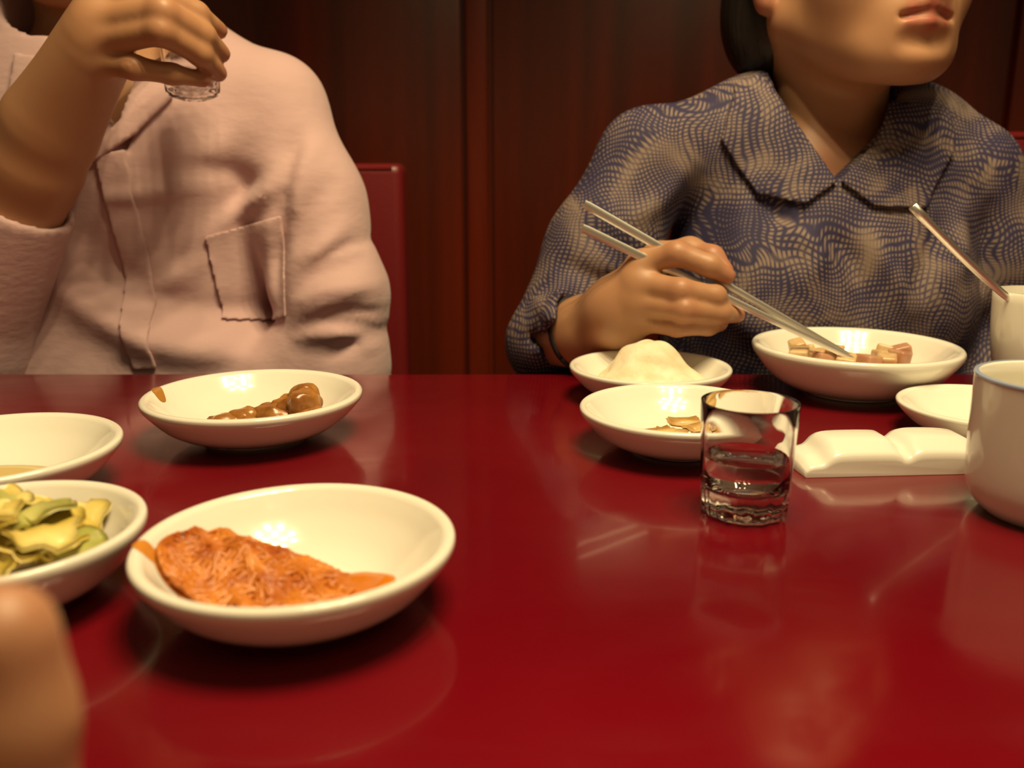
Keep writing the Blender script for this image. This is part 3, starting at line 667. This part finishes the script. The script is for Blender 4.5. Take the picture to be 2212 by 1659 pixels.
# ------------------------------------------------------------------ people
def head_frame(yaw, pitch, roll=0.0):
    """columns: her left, forward, up; yaw turns towards +X from facing the camera"""
    f = Vector((math.sin(yaw) * math.cos(pitch), -math.cos(yaw) * math.cos(pitch), math.sin(pitch))); l = Vector((math.cos(yaw), math.sin(yaw), 0)); u = l.cross(f) * -1 if l.cross(f).z < 0 else l.cross(f)
    if roll: l, u = l * math.cos(roll) + u * math.sin(roll), u * math.cos(roll) - l * math.sin(roll)
    return np.array([[l.x, f.x, u.x], [l.y, f.y, u.y], [l.z, f.z, u.z]])
def head_sdf(C, M, s=1.0, age=1.0):
    C = np.array(C)
    g = lambda x, y, z: C + M @ (np.array([x, y, z]) * s)
    E = lambda p, r: ell(g(*p), tuple(np.array(r) * s), M)
    c = lambda a, b, ra, rb=None: cap(g(*a), g(*b), ra * s, (rb if rb is not None else ra) * s)
    skull = U(E((0, -.012, .035), (.074, .094, .083)), E((0, .030, -.015), (.062, .062, .085)), k=.03 * s)
    jaw = U(c((-.050, .000, -.055), (-.020, .066, -.088), .020, .017), c((.050, .000, -.055), (.020, .066, -.088), .020, .017), c((-.020, .066, -.088), (.020, .066, -.088), .017), E((0, .040, -.068), (.050, .048, .034)), k=.022 * s)
    f = U(skull, jaw, k=.025 * s)
    f = U(f, E((-.036, .058, -.035), (.026, .026, .030)), E((.036, .058, -.035), (.026, .026, .030)), E((0, .080, -.094), (.017, .014, .014)), k=.02 * s)
    f = U(f, E((0, .080, -.066), (.028, .018, .022)), k=.016 * s)
    f = U(f, c((0, .088, .010), (0, .106, -.030), .008, .0115), E((-.012, .096, -.036), (.0085, .011, .008)), E((.012, .096, -.036), (.0085, .011, .008)), k=.010 * s)
    f = SUB(f, E((-.032, .096, .004), (.018, .016, .012)), .012 * s); f = SUB(f, E((.032, .096, .004), (.018, .016, .012)), .012 * s)
    f = U(f, E((-.032, .074, .002), (.0135, .0135, .0115)), E((.032, .074, .002), (.0135, .0135, .0115)), k=.003 * s)
    # mouth: seam, then upper and lower lip
    f = U(f, c((-.026, .0850, -.0670), (-.004, .0970, -.0605), .0020, .0042), c((.026, .0850, -.0670), (.004, .0970, -.0605), .0020, .0042), k=.0035 * s)
    f = U(f, c((-.024, .0855, -.0725), (0, .0958, -.0735), .0022, .0048), c((.024, .0855, -.0725), (0, .0958, -.0735), .0022, .0048), k=.0035 * s)
    f = SUB(f, U(c((-.020, .0940, -.0695), (0, .1030, -.0668), .0026, .0030), c((.020, .0940, -.0695), (0, .1030, -.0668), .0026, .0030), k=.002), .003 * s)
    f = SUB(f, c((-.016, .099, -.0865), (.016, .099, -.0865), .0045), .010 * s)
    # ears
    for sx in (-1, 1):
        ear = U(E((sx * .076, -.010, -.008), (.009, .019, .030)), E((sx * .074, -.004, -.040), (.008, .010, .011)), k=.008 * s)
        ear = SUB(ear, E((sx * .084, -.006, -.008), (.008, .010, .019)), .005 * s); f = U(f, ear, k=.006 * s)
    tints = [(g(0, .099, -.061), .011 * s, .95), (g(-.012, .094, -.064), .010 * s, .95), (g(.012, .094, -.064), .010 * s, .95), (g(0, .098, -.0735), .0115 * s, .9), (g(-.012, .094, -.072), .010 * s, .85), (g(.012, .094, -.072), .010 * s, .85), (g(-.022, .087, -.069), .007 * s, .8), (g(.022, .087, -.069), .007 * s, .8),
             (g(-.076, -.004, -.042), .018 * s, .5), (g(.076, -.004, -.042), .018 * s, .5), (g(0, .104, -.034), .02 * s, .25)]
    return f, tints, g
def eyes_and_brows(person, g, M, s):
    for sx in (-1, 1):
        p = g(sx * .032, .0795, .002)
        bm = bmesh.new(); bmesh.ops.create_uvsphere(bm, u_segments=16, v_segments=10, radius=.0095 * s); o = link('eye', bm_mesh('eye', bm, True), 'porcelain', person); o.location = Vector(p) - person.location; o.scale = (1, 1, 0.5)
        q = g(sx * .032, .0875, .002); bm = bmesh.new(); bmesh.ops.create_uvsphere(bm, u_segments=12, v_segments=8, radius=.0042 * s); i = link('iris', bm_mesh('iris', bm, True), 'black_hair', o); i.location = Vector(q) - Vector(p)
        pts = [g(sx * a, b, c_) for a, b, c_ in ((.014, .094, .020), (.028, .092, .025), (.044, .080, .021))]
        link('eyebrow', tube('eyebrow', spline(pts, 4), .0032 * s, 6), 'black_hair', person, world=True)
def bounds(pts, pad):
    a = np.array([list(p) for p in pts]); return a.min(0) - pad, a.max(0) + pad

# ======================= the diner in the printed blouse
WX = P(1775, 400, 0.88).x
woman = empty('person', (WX, 0.90, 0), 'person in a navy and beige printed blouse holding steel chopsticks', 'person')
sL = P(1400, 345, 0.86); eL = P(1196, 742, 0.79); wL = P(1338, 668, 0.722)       # arm that holds the chopsticks
sR = P(2088, 378, 0.87); eR = P(2190, 740, 0.86); wR = Vector((WX + 0.10, 0.80, 0.66))
nb = P(1795, 330, 0.885); nt = P(1800, 60, 0.875)
# blouse
torso = U(ell((WX, 0.885, 0.80), (0.150, 0.105, 0.190)), ell((WX, 0.885, 0.66), (0.155, 0.115, 0.17)), ell((WX - .055, 0.835, 0.80), (0.070, 0.065, 0.065)), ell((WX + .060, 0.835, 0.80), (0.070, 0.065, 0.065)),
          cap(P(1640, 268, .895), sL, .040, .044), cap(P(1960, 300, .895), sR, .038, .044), cap(P(1640, 300, .895), P(1960, 310, .895), .05), k=.045)
cuffw = P(1222, 702, 0.765)
sleeve_f = AND(SUB(chain([eL + Vector((.0, .004, .0)), P(1262, 714, .757)], [.042, .041]), cap(P(1195, 738, .788), wL, .0320, .0320), .003), plane(P(1194, 712, .775), (.94, -.2, -.30)))
sleeve_l = U(chain([sL, P(1300, 540, .835), eL + Vector((-.002, .006, .0))], [.046, .050, .040], k=.02), sleeve_f, k=.010)
sleeve_r = chain([sR, P(2140, 560, .865), eR, wR], [.046, .047, .042, .036], k=.02)
blouse0 = U(torso, sleeve_l, sleeve_r, k=.016)
PX = lambda L_, Y: [P(a, b, Y) for a, b in L_]
blouse1 = FOLD(blouse0, [
    (PX([(1330, 470), (1420, 430), (1500, 330)], .84), .010, .005), (PX([(1250, 480), (1330, 540), (1400, 640)], .82), .010, -.005), (PX([(1200, 560), (1290, 600), (1350, 600)], .80), .008, -.005),
    (PX([(1640, 360), (1600, 480), (1560, 640)], .80), .014, .005), (PX([(1700, 480), (1760, 540), (1700, 620)], .79), .012, .006), (PX([(1760, 500), (1830, 560), (1850, 700)], .79), .010, -.006),
    (PX([(1880, 470), (1900, 560), (1960, 680)], .79), .011, .006), (PX([(2040, 470), (1980, 560), (1930, 640)], .80), .010, -.005), (PX([(2080, 420), (2060, 520), (2010, 600)], .82), .010, .005),
    (PX([(1500, 560), (1560, 660), (1660, 740)], .80), .012, .005), (PX([(2130, 420), (2120, 560), (2100, 640)], .83), .008, -.006), (PX([(1650, 420), (1680, 470), (1740, 480)], .80), .008, -.006),
    (PX([(1150, 640), (1190, 670), (1230, 660)], .78), .006, .004), (PX([(1130, 720), (1180, 720), (1215, 700)], .78), .006, -.004)])
vb = P(1808, 392, 0.80); va = P(1690, 190, 0.83); vc = P(1925, 225, 0.83)
vneck = AND(polyXZ([vb, P(1745, 300, .82), va, P(1690, 60, .85), P(1925, 60, .85), vc, P(1885, 300, .82)]), plane((0, .93, 0), (0, 1, 0)))
blouse_f = SUB(SUB(blouse1, vneck, .004), OFF(cap(nb + Vector((0, 0, -.03)), nt, .056, .054), .002), .006)
v, q = surf(blouse_f, (WX - .34, .70, .50), (WX + .26, 1.03, 1.06), .0042)
link('blouse', mesh_np('blouse', [(smooth_vq(v, q, 1), q)]), 'print_blouse', woman, world=True)
# collar: two flaps lying on the blouse and a band round the neck
flap_l = polyXZ([P(1660, 150, .83), P(1676, 195, .83), P(1742, 300, .82), P(1806, 392, .80), P(1735, 440, .80), P(1640, 420, .80), P(1560, 300, .82), P(1590, 180, .85)])
flap_r = polyXZ([P(1930, 215, .83), P(1888, 300, .82), P(1812, 392, .80), P(1880, 445, .80), P(2000, 450, .80), P(2062, 330, .82), P(2040, 240, .85)])
front = plane((0, .89, 0), (0, 1, 0))
fl = U(AND(SHELL(blouse1, .0035, .0022), flap_l, front), AND(SHELL(blouse1, .0035, .0022), flap_r, front), k=.002)
nk = cap(nb + Vector((0, 0, -.03)), nt, .056, .054)
band = AND(SHELL(nk, .0075, .0022), plane(P(1640, 150, .90) + Vector((0, 0, .004)), (-.12, -.5, 1)), plane((0, .872, 0), (0, -1, 0)), plane((0, 0, .94), (0, 0, -1)))
coll = U(fl, band, k=.004)
v, q = surf(coll, (WX - .16, .72, .85), (WX + .16, 1.0, 1.05), .0018)
link('collar', mesh_np('collar', [(smooth_vq(v, q, 1), q)]), 'print_blouse', woman, world=True)
# skin
WM = head_frame(math.radians(14), math.radians(3)); WS = 1.11
mouth_at = np.array(P(2010, 26, 0.755)); WC = mouth_at - WM @ (np.array([0, .098, -.067]) * WS)
hf, ht, hg = head_sdf(WC, WM, WS)
nk_top = hg(0, -.022, -.045)
neck = U(cap(nb + Vector((0, .01, -.03)), nk_top, .054, .052), ell((WX, .885, .865), (.115, .072, .085)), cap(hg(-.045, -.03, -.03), P(1770, 330, .85), .014, .010), cap(P(1830, 372, .838), P(1700, 330, .850), .009), k=.03)
body_w = U(hf, neck, k=.022)
fore = U(chain([eL, P(1262, 718, .757), wL], [.031, .0275, .0225], k=.02), k=.01)
upper = U(chain([sL, eL], [.036, .030]), chain([sR, eR, wR], [.036, .032, .024]), ell((WX, .885, .72), (.125, .085, .22)), k=.02)
v1, q1 = surf(U(body_w, upper, k=.02), np.array([WX - .30, .72, .52]), np.array([WX + .25, 1.04, 1.32]), .0042)
lo, hi = bounds([hg(.09, .12, .0), hg(-.09, .12, .0), hg(.06, .12, -.14), hg(-.09, -.02, -.14), (WX - .13, .80, .84), (WX + .13, .97, .84)], .012)
hi[2] = min(hi[2], hg(0, .1, .02)[2])
# hand with chopsticks: joints read off the photograph
def H(px, py, Y): return np.array(P(px, py, Y))
idx_ = [H(1388, 572, .708), H(1462, 548, .690), H(1533, 574, .684), H(1570, 596, .686)]
mid_ = [H(1378, 612, .702), H(1470, 628, .676), H(1545, 640, .680), H(1562, 664, .692)]
rin_ = [H(1376, 652, .700), H(1478, 668, .672), H(1556, 676, .680), H(1592, 680, .694)]
pin_ = [H(1384, 690, .702), H(1462, 704, .680), H(1530, 704, .684), H(1556, 700, .694)]
thb_ = [H(1372, 640, .735), H(1420, 556, .742), H(1490, 540, .728), H(1538, 556, .712), H(1566, 585, .702)]
rF = [.0105, .0092, .0082, .0066]
fing = U(*[chain(c_, [r * s_ for r in rF], k=.004) for c_, s_ in ((idx_, 1.03), (mid_, 1.03), (rin_, 1.0), (pin_, .9))], k=.0025)
thumb = chain(thb_, [.015, .0125, .0100, .0090, .0070], k=.006)
palm = U(cap(wL, idx_[0], .021, .0125), cap(wL, mid_[0], .022, .0130), cap(wL, rin_[0], .022, .0125), cap(wL + Vector((0, 0, -.006)), pin_[0], .020, .0115), cap(wL, H(1385, 640, .724), .021, .018), k=.014)
hand_w = U(U(palm, fing, k=.007), thumb, k=.006)
hand_w = U(hand_w, fore, k=.016)
lo2, hi2 = bounds(idx_ + pin_ + rin_ + thb_ + [P(1225, 715, .765)], .030)
v3, q3 = surf(hand_w, lo2, hi2, .0016)
wt = ht + [(c_[1], .016, .28) for c_ in (idx_, mid_, rin_, pin_)] + [(c_[3], .014, .45) for c_ in (idx_, mid_, rin_, pin_)] + [(thb_[3], .016, .55), (thb_[4], .016, .5), (np.array(P(1808, 350, .84)), .05, .3)]
v2, q2 = surf(body_w, lo, hi, .0021)
# coarse torso + fine face + fine hand, one body
keep = lambda v, q, lo, hi, pad: q[~np.all(np.all((v[q] > lo + pad) & (v[q] < hi - pad), axis=2), axis=1)]
q1 = keep(v1, q1, lo, hi, .006)
v1s = smooth_vq(v1, q1, 1, .4)
link('body', mesh_np('body', [(v1s, q1), (smooth_vq(v2, q2, 1), q2), (smooth_vq(v3, q3, 2), q3)], wt), 'skin_woman', woman, world=True)
eyes_and_brows(woman, hg, WM, WS)
# hair: short, behind the ear, over the nape
hE = lambda p, r: ell(hg(*p), tuple(np.array(r) * WS), WM)
hair = U(hE((0, -.022, .040), (.086, .100, .090)), hE((0, -.060, -.020), (.074, .056, .070)), hE((-.052, -.050, -.050), (.030, .034, .045)), hE((.052, -.050, -.050), (.030, .034, .045)), k=.03)
hair = SUB(hair, hE((0, .085, -.045), (.110, .075, .100)), .012); hair = SUB(hair, U(hE((-.086, -.004, -.016), (.022, .026, .042)), hE((.086, -.004, -.016), (.022, .026, .042)), k=.004), .006)
v, q = surf(hair, WC - .17, WC + .17, .0036)
link('hair', mesh_np('hair', [(smooth_vq(v, q, 2), q)]), 'black_hair', woman, world=True)
# trousers and shoes under the table
def legs(person, X, Yh, spread):
    tr = U(ell((X, Yh, .56), (.16, .12, .11)), *[chain([(X + s_ * .08, Yh, .545), (X + s_ * spread, Yh - .40, .54), (X + s_ * spread, Yh - .38, .10)], [.082, .066, .048], k=.02) for s_ in (-1, 1)], k=.03)
    v, q = surf(tr, (X - .26, Yh - .50, .06), (X + .26, Yh + .15, .70), .009)
    link('trousers', mesh_np('trousers', [(smooth_vq(v, q, 1), q)]), 'dark_trousers', person, world=True)
    for s_ in (-1, 1):
        sh = AND(U(ell((X + s_ * spread, Yh - .45, .035), (.045, .12, .042)), ell((X + s_ * spread, Yh - .38, .055), (.044, .06, .055)), k=.02), plane((0, 0, .002), (0, 0, -1)))
        v, q = surf(sh, (X + s_ * spread - .06, Yh - .60, -.01), (X + s_ * spread + .06, Yh - .28, .13), .007); link('shoe', mesh_np('shoe', [(v, q)]), 'black_shoe', person, world=True)
legs(woman, WX, .90, .11)
# black cord round the wrist
pm_ = P(1262, 718, .757); cb = pm_ + (eL - pm_) * .12; ax = (pm_ - eL).normalized(); s1 = ax.orthogonal().normalized(); s2 = ax.cross(s1)
cp_ = [cb + (s1 * math.cos(a) + s2 * math.sin(a)) * 0.0326 for a in np.linspace(0, 2 * math.pi, 33)]
tag(link('bracelet', tube('bracelet', [p - cb for p in cp_], .0026, 8), 'black_cord', loc=cb), 'thin black band on the wrist that holds chopsticks', 'bracelet')

# ======================= the diner in the pink shirt
MX = P(212, 300, 0.90).x
man = empty('person', (MX, 0.95, 0), 'person in a pale pink shirt raising a small glass to the mouth', 'person')
sl = P(590, 236, .92); el = P(732, 790, .868); wl_ = Vector((MX + .05, .83, .645))
sr = P(-150, 275, .92); er = P(-70, 760, .80); wr_ = P(112, 268, .752)
tors = U(ell((MX, .93, .90), (.175, .115, .20)), ell((MX, .915, .68), (.170, .130, .20)), cap(P(340, 160, .935), sl, .045, .050), cap(P(90, 160, .935), sr, .045, .050), cap(P(330, 180, .935), P(100, 180, .935), .055), k=.05)
slv_l = chain([sl, P(664, 440, .895), P(718, 640, .872), el, wl_], [.051, .053, .051, .046, .040], k=.025)
cuff = P(48, 432, .768)
slv_r = AND(chain([sr, P(-110, 520, .87), er, cuff + (wr_ - cuff) * .3], [.052, .056, .050, .042], k=.025), plane(cuff, wr_ - er))
slv_r = SUB(slv_r, cap(cuff + (er - cuff) * .15, wr_, .036, .036), .003)
shirt0 = U(tors, slv_l, k=.016)
shirt1 = FOLD(shirt0, [
    (PX([(75, 575), (190, 660), (330, 735), (480, 772), (640, 765)], .80), .020, .013), (PX([(140, 480), (250, 600), (400, 690), (600, 700)], .80), .016, -.006),
    (PX([(590, 330), (540, 420), (470, 490), (380, 560)], .82), .012, .006), (PX([(600, 420), (560, 450), (480, 495), (330, 600)], .82), .010, -.004),
    (PX([(520, 250), (450, 330), (330, 400)], .84), .016, .005), (PX([(640, 270), (622, 420), (608, 560), (618, 690)], .85), .009, -.008),
    (PX([(760, 470), (700, 530), (640, 560)], .84), .009, .005), (PX([(790, 560), (700, 590), (630, 640)], .83), .007, -.004), (PX([(820, 625), (720, 620), (640, 660)], .82), .008, .005),
    (PX([(826, 690), (740, 672), (650, 700)], .82), .005, -.004), (PX([(815, 760), (730, 720), (620, 735)], .82), .007, .005), (PX([(800, 520), (730, 540), (660, 600)], .84), .005, -.003), (PX([(828, 730), (760, 700), (690, 700)], .82), .005, -.003), (PX([(690, 300), (650, 380), (640, 470)], .87), .010, .004),
    (PX([(420, 700), (500, 725), (600, 740)], .80), .010, .003), (PX([(240, 640), (330, 620), (420, 560)], .80), .010, .004), (PX([(700, 780), (760, 740), (820, 740)], .82), .007, -.005),
    (PX([(300, 380), (420, 360), (560, 400)], .83), .010, -.004), (PX([(230, 430), (330, 420), (450, 400)], .83), .008, .004), (PX([(730, 380), (680, 450), (650, 560)], .86), .010, -.004),
    (PX([(620, 300), (560, 380), (480, 430), (420, 500)], .83), .011, -.005), (PX([(790, 620), (720, 650), (640, 690)], .83), .007, .003)], 1.4)
mnb = P(195, 150, .93); mnt = P(150, -60, .90)
vn = AND(polyXZ([P(262, 330, .82), P(130, 130, .85), P(120, -40, .88), P(330, -40, .88), P(360, 150, .85)]), plane((0, .95, 0), (0, 1, 0)))
shirt_f = SUB(SUB(shirt1, vn, .004), OFF(cap(mnb + Vector((0, 0, -.03)), mnt, .062, .060), .002), .006)
v, q = surf(shirt_f, (MX - .26, .74, .50), (MX + .38, 1.08, 1.12), .0044)
vr, qr = surf(slv_r, (MX - .36, .66, .66), (MX + .06, 1.02, 1.10), .0044)
link('shirt', mesh_np('shirt', [(smooth_vq(v, q, 1), q), (smooth_vq(vr, qr, 1), qr)]), 'pink_cotton', man, world=True)
ft = plane((0, .92, 0), (0, 1, 0))
colA = polyXZ([P(350, 168, .84), P(362, 205, .84), P(300, 275, .83), P(215, 345, .82), P(188, 330, .82), P(245, 285, .83), P(318, 190, .84), P(335, 120, .86)])
colA = polyXZ([P(366, 120, .86), P(372, 210, .84), P(300, 290, .83), P(208, 352, .82), P(196, 322, .82), P(265, 262, .83), P(322, 150, .86)])
colB = polyXZ([P(60, 120, .86), P(40, 230, .84), P(130, 330, .83), P(196, 340, .82), P(170, 270, .83), P(120, 130, .86)])
mc = U(AND(SHELL(shirt1, .0040, .0030), colA, ft), AND(SHELL(shirt1, .0040, .0026), colB, ft), k=.002)
mnk = cap(mnb + Vector((0, 0, -.03)), mnt, .062, .060)
mband = AND(SHELL(mnk, .008, .0025), plane((0, 0, 1.075), (0, -.35, 1)), plane((0, .90, 0), (0, -1, 0)), plane((0, 0, .97), (0, 0, -1)))
v, q = surf(U(mc, mband, k=.004), (MX - .16, .76, .88), (MX + .18, 1.03, 1.12), .0024)
link('collar', mesh_np('collar', [(smooth_vq(v, q, 1), q)]), 'pink_cotton', man, world=True)
plk = AND(SHELL(shirt1, .0022, .0022), polyXZ([P(208, 335, .82), P(268, 322, .82), P(300, 560, .80), P(330, 800, .79), P(282, 800, .79), P(240, 560, .80)]), ft)
v, q = surf(plk, (MX - .06, .74, .70), (MX + .10, .93, 1.0), .0016); v = smooth_vq(v, q, 1)
link('placket', mesh_np('placket', [(v, q)]), 'pink_cotton', man, world=True)
pk = AND(SHELL(shirt1, .0022, .0020), polyXZ([P(416, 516, .81), P(592, 468, .82), P(608, 690, .81), P(530, 722, .80), P(444, 706, .80)]), ft)
v, q = surf(pk, (MX + .05, .74, .72), (MX + .24, .93, .98), .0016); v = smooth_vq(v, q, 1)
link('pocket', mesh_np('pocket', [(v, q)]), 'pink_cotton', man, world=True)
# skin: head above the picture, neck, arms, hand with the glass
MM = head_frame(math.radians(8), math.radians(4)); MS = 1.10
MC = np.array(P(160, 20, .86)) - MM @ (np.array([0, .07, -.115]) * MS)
mf, mt, mg = head_sdf(MC, MM, MS)
body_m = U(mf, cap(mnb + Vector((0, .01, -.03)), mg(0, -.02, -.04), .058, .056), ell((MX, .93, .97), (.12, .075, .085)), k=.025)
arms_m = U(chain([sl, el, wl_], [.042, .038, .028]), chain([sr, er, P(30, 470, .77)], [.042, .036, .034]), ell((MX, .93, .72), (.14, .09, .26)), ell(wl_ + Vector((-.04, -.02, -.005)), (.05, .035, .02)), k=.02)
v1, q1 = surf(U(body_m, arms_m, k=.02), (MX - .34, .68, .50), (MX + .36, 1.10, 1.40), .0046)
GX = 419
ai = [H(214, 22, .722), H(338, -8, .712), H(424, 30, .735), H(472, 66, .762)]
am_ = [H(204, 50, .716), H(350, 26, .700), H(438, 76, .732), H(478, 116, .760)]
ar = [H(198, 90, .716), H(346, 66, .698), H(432, 116, .730), H(472, 158, .758)]
ap = [H(202, 132, .722), H(290, 146, .708), H(372, 160, .722), H(440, 172, .742)]
at_ = [H(170, 190, .765), H(240, 90, .800), H(330, 50, .830), H(400, 60, .838)]
rM = [.0120, .0105, .0092, .0072]
fm_ = U(*[chain(c_, [r * s_ for r in rM], k=.005) for c_, s_ in ((ai, 1.0), (am_, 1.02), (ar, .98), (ap, .84))], k=.003)
th_ = chain(at_, [.020, .014, .0115, .009], k=.008)
pm = U(cap(wr_, ai[0], .028, .015), cap(wr_, am_[0], .030, .016), cap(wr_, ar[0], .030, .0155), cap(wr_, ap[0], .030, .014), cap(wr_, H(230, 110, .748), .030, .022), k=.016)
hand_m = U(U(pm, fm_, k=.008), th_, chain([wr_, P(78, 350, .76), P(30, 470, .77)], [.029, .034, .037], k=.02), k=.012)
lo3, hi3 = bounds(ai + ap + am_ + at_ + [P(60, 420, .768)], .034)
v3, q3 = surf(hand_m, lo3, hi3, .0020)
q1 = keep(v1, q1, lo3, hi3, .012) if False else q1
mt2 = mt + [(c_[3], .016, .6) for c_ in (ai, am_, ar, ap)] + [(c_[1], .016, .2) for c_ in (ai, am_, ar, ap)]
link('body', mesh_np('body', [(smooth_vq(v1, q1, 1, .4), q1), (smooth_vq(v3, q3, 2), q3)], mt2), 'skin_man', man, world=True)
eyes_and_brows(man, mg, MM, MS)
mE = lambda p, r: ell(mg(*p), tuple(np.array(r) * MS), MM)
mh = SUB(U(mE((0, -.020, .042), (.082, .100, .088)), mE((0, -.065, -.005), (.068, .045, .060)), k=.03), mE((0, .095, -.040), (.12, .080, .105)), .012)
v, q = surf(mh, MC - .17, MC + .17, .006); link('hair', mesh_np('hair', [(smooth_vq(v, q, 1), q)]), 'black_hair', man, world=True)
legs(man, MX, .95, .12)
# glass in the raised hand
gb = P(GX - 2, 203, .775); gtop = P(GX - 20, -40, .800)
gd = (gtop - gb).normalized()
g2 = tag(link('drinking_glass', shot_glass(.0215, .0245, .060, .012), 'glass', loc=gb), 'small clear glass held up in the hand of the pink shirted diner', 'glass')
g2.rotation_mode = 'QUATERNION'; g2.rotation_quaternion = gd.to_track_quat('Z', 'Y')

# ======================= third diner: only a raised finger of a hand on the table shows
FX = 20
ph = empty('person', (-0.12, 0.02, T), 'bare hand of a diner with one raised finger by the cabbage plate', 'person')
tipf = H(4, 1375, .135); basef = tipf + np.array([-.004, -.012, -.050])
fi = [basef, tipf + np.array([-.001, -.003, -.036]), tipf + np.array([0, -.001, -.016]), tipf]
pc_ = basef + np.array([-.028, -.012, -.028]); pc_[2] = max(pc_[2], T + .020)
wrp = np.array([basef[0] - .045, -.085, T + .032]); elb = np.array([basef[0] - .08, -.26, T + .050])
kn = [basef + np.array([-.019 * k, .002 - .004 * k, -.004 - .004 * k]) for k in (1, 2, 3)]
f3 = chain(fi, [.0105, .0102, .0100, .0094], k=.006)
cur = U(*[chain([k_, k_ + np.array([-.002, .030, .004]), k_ + np.array([-.002, .036, -.014]), k_ + np.array([0, .014, -.017])], [.0105, .0095, .0088, .0075], k=.005) for k_ in kn], k=.003)
cth = chain([wrp + np.array([.016, .02, -.002]), basef + np.array([.012, .004, -.030]), basef + np.array([-.004, .032, -.026]), basef + np.array([-.022, .040, -.024])], [.016, .012, .010, .008], k=.008)
pp = U(*[cap(wrp, k_, .022, .013) for k_ in [basef] + kn], k=.014)
fh = U(U(pp, f3, cur, k=.006), cth, chain([wrp, elb], [.024, .036]), k=.010)
lo, hi = bounds(fi + kn + [wrp, elb], .045)
v, q = surf(fh, lo, hi, .0026); tn = [(tipf, .016, .3)]
link('body', mesh_np('body', [(smooth_vq(v, q, 2), q)], tn), 'skin_man', ph, world=True)
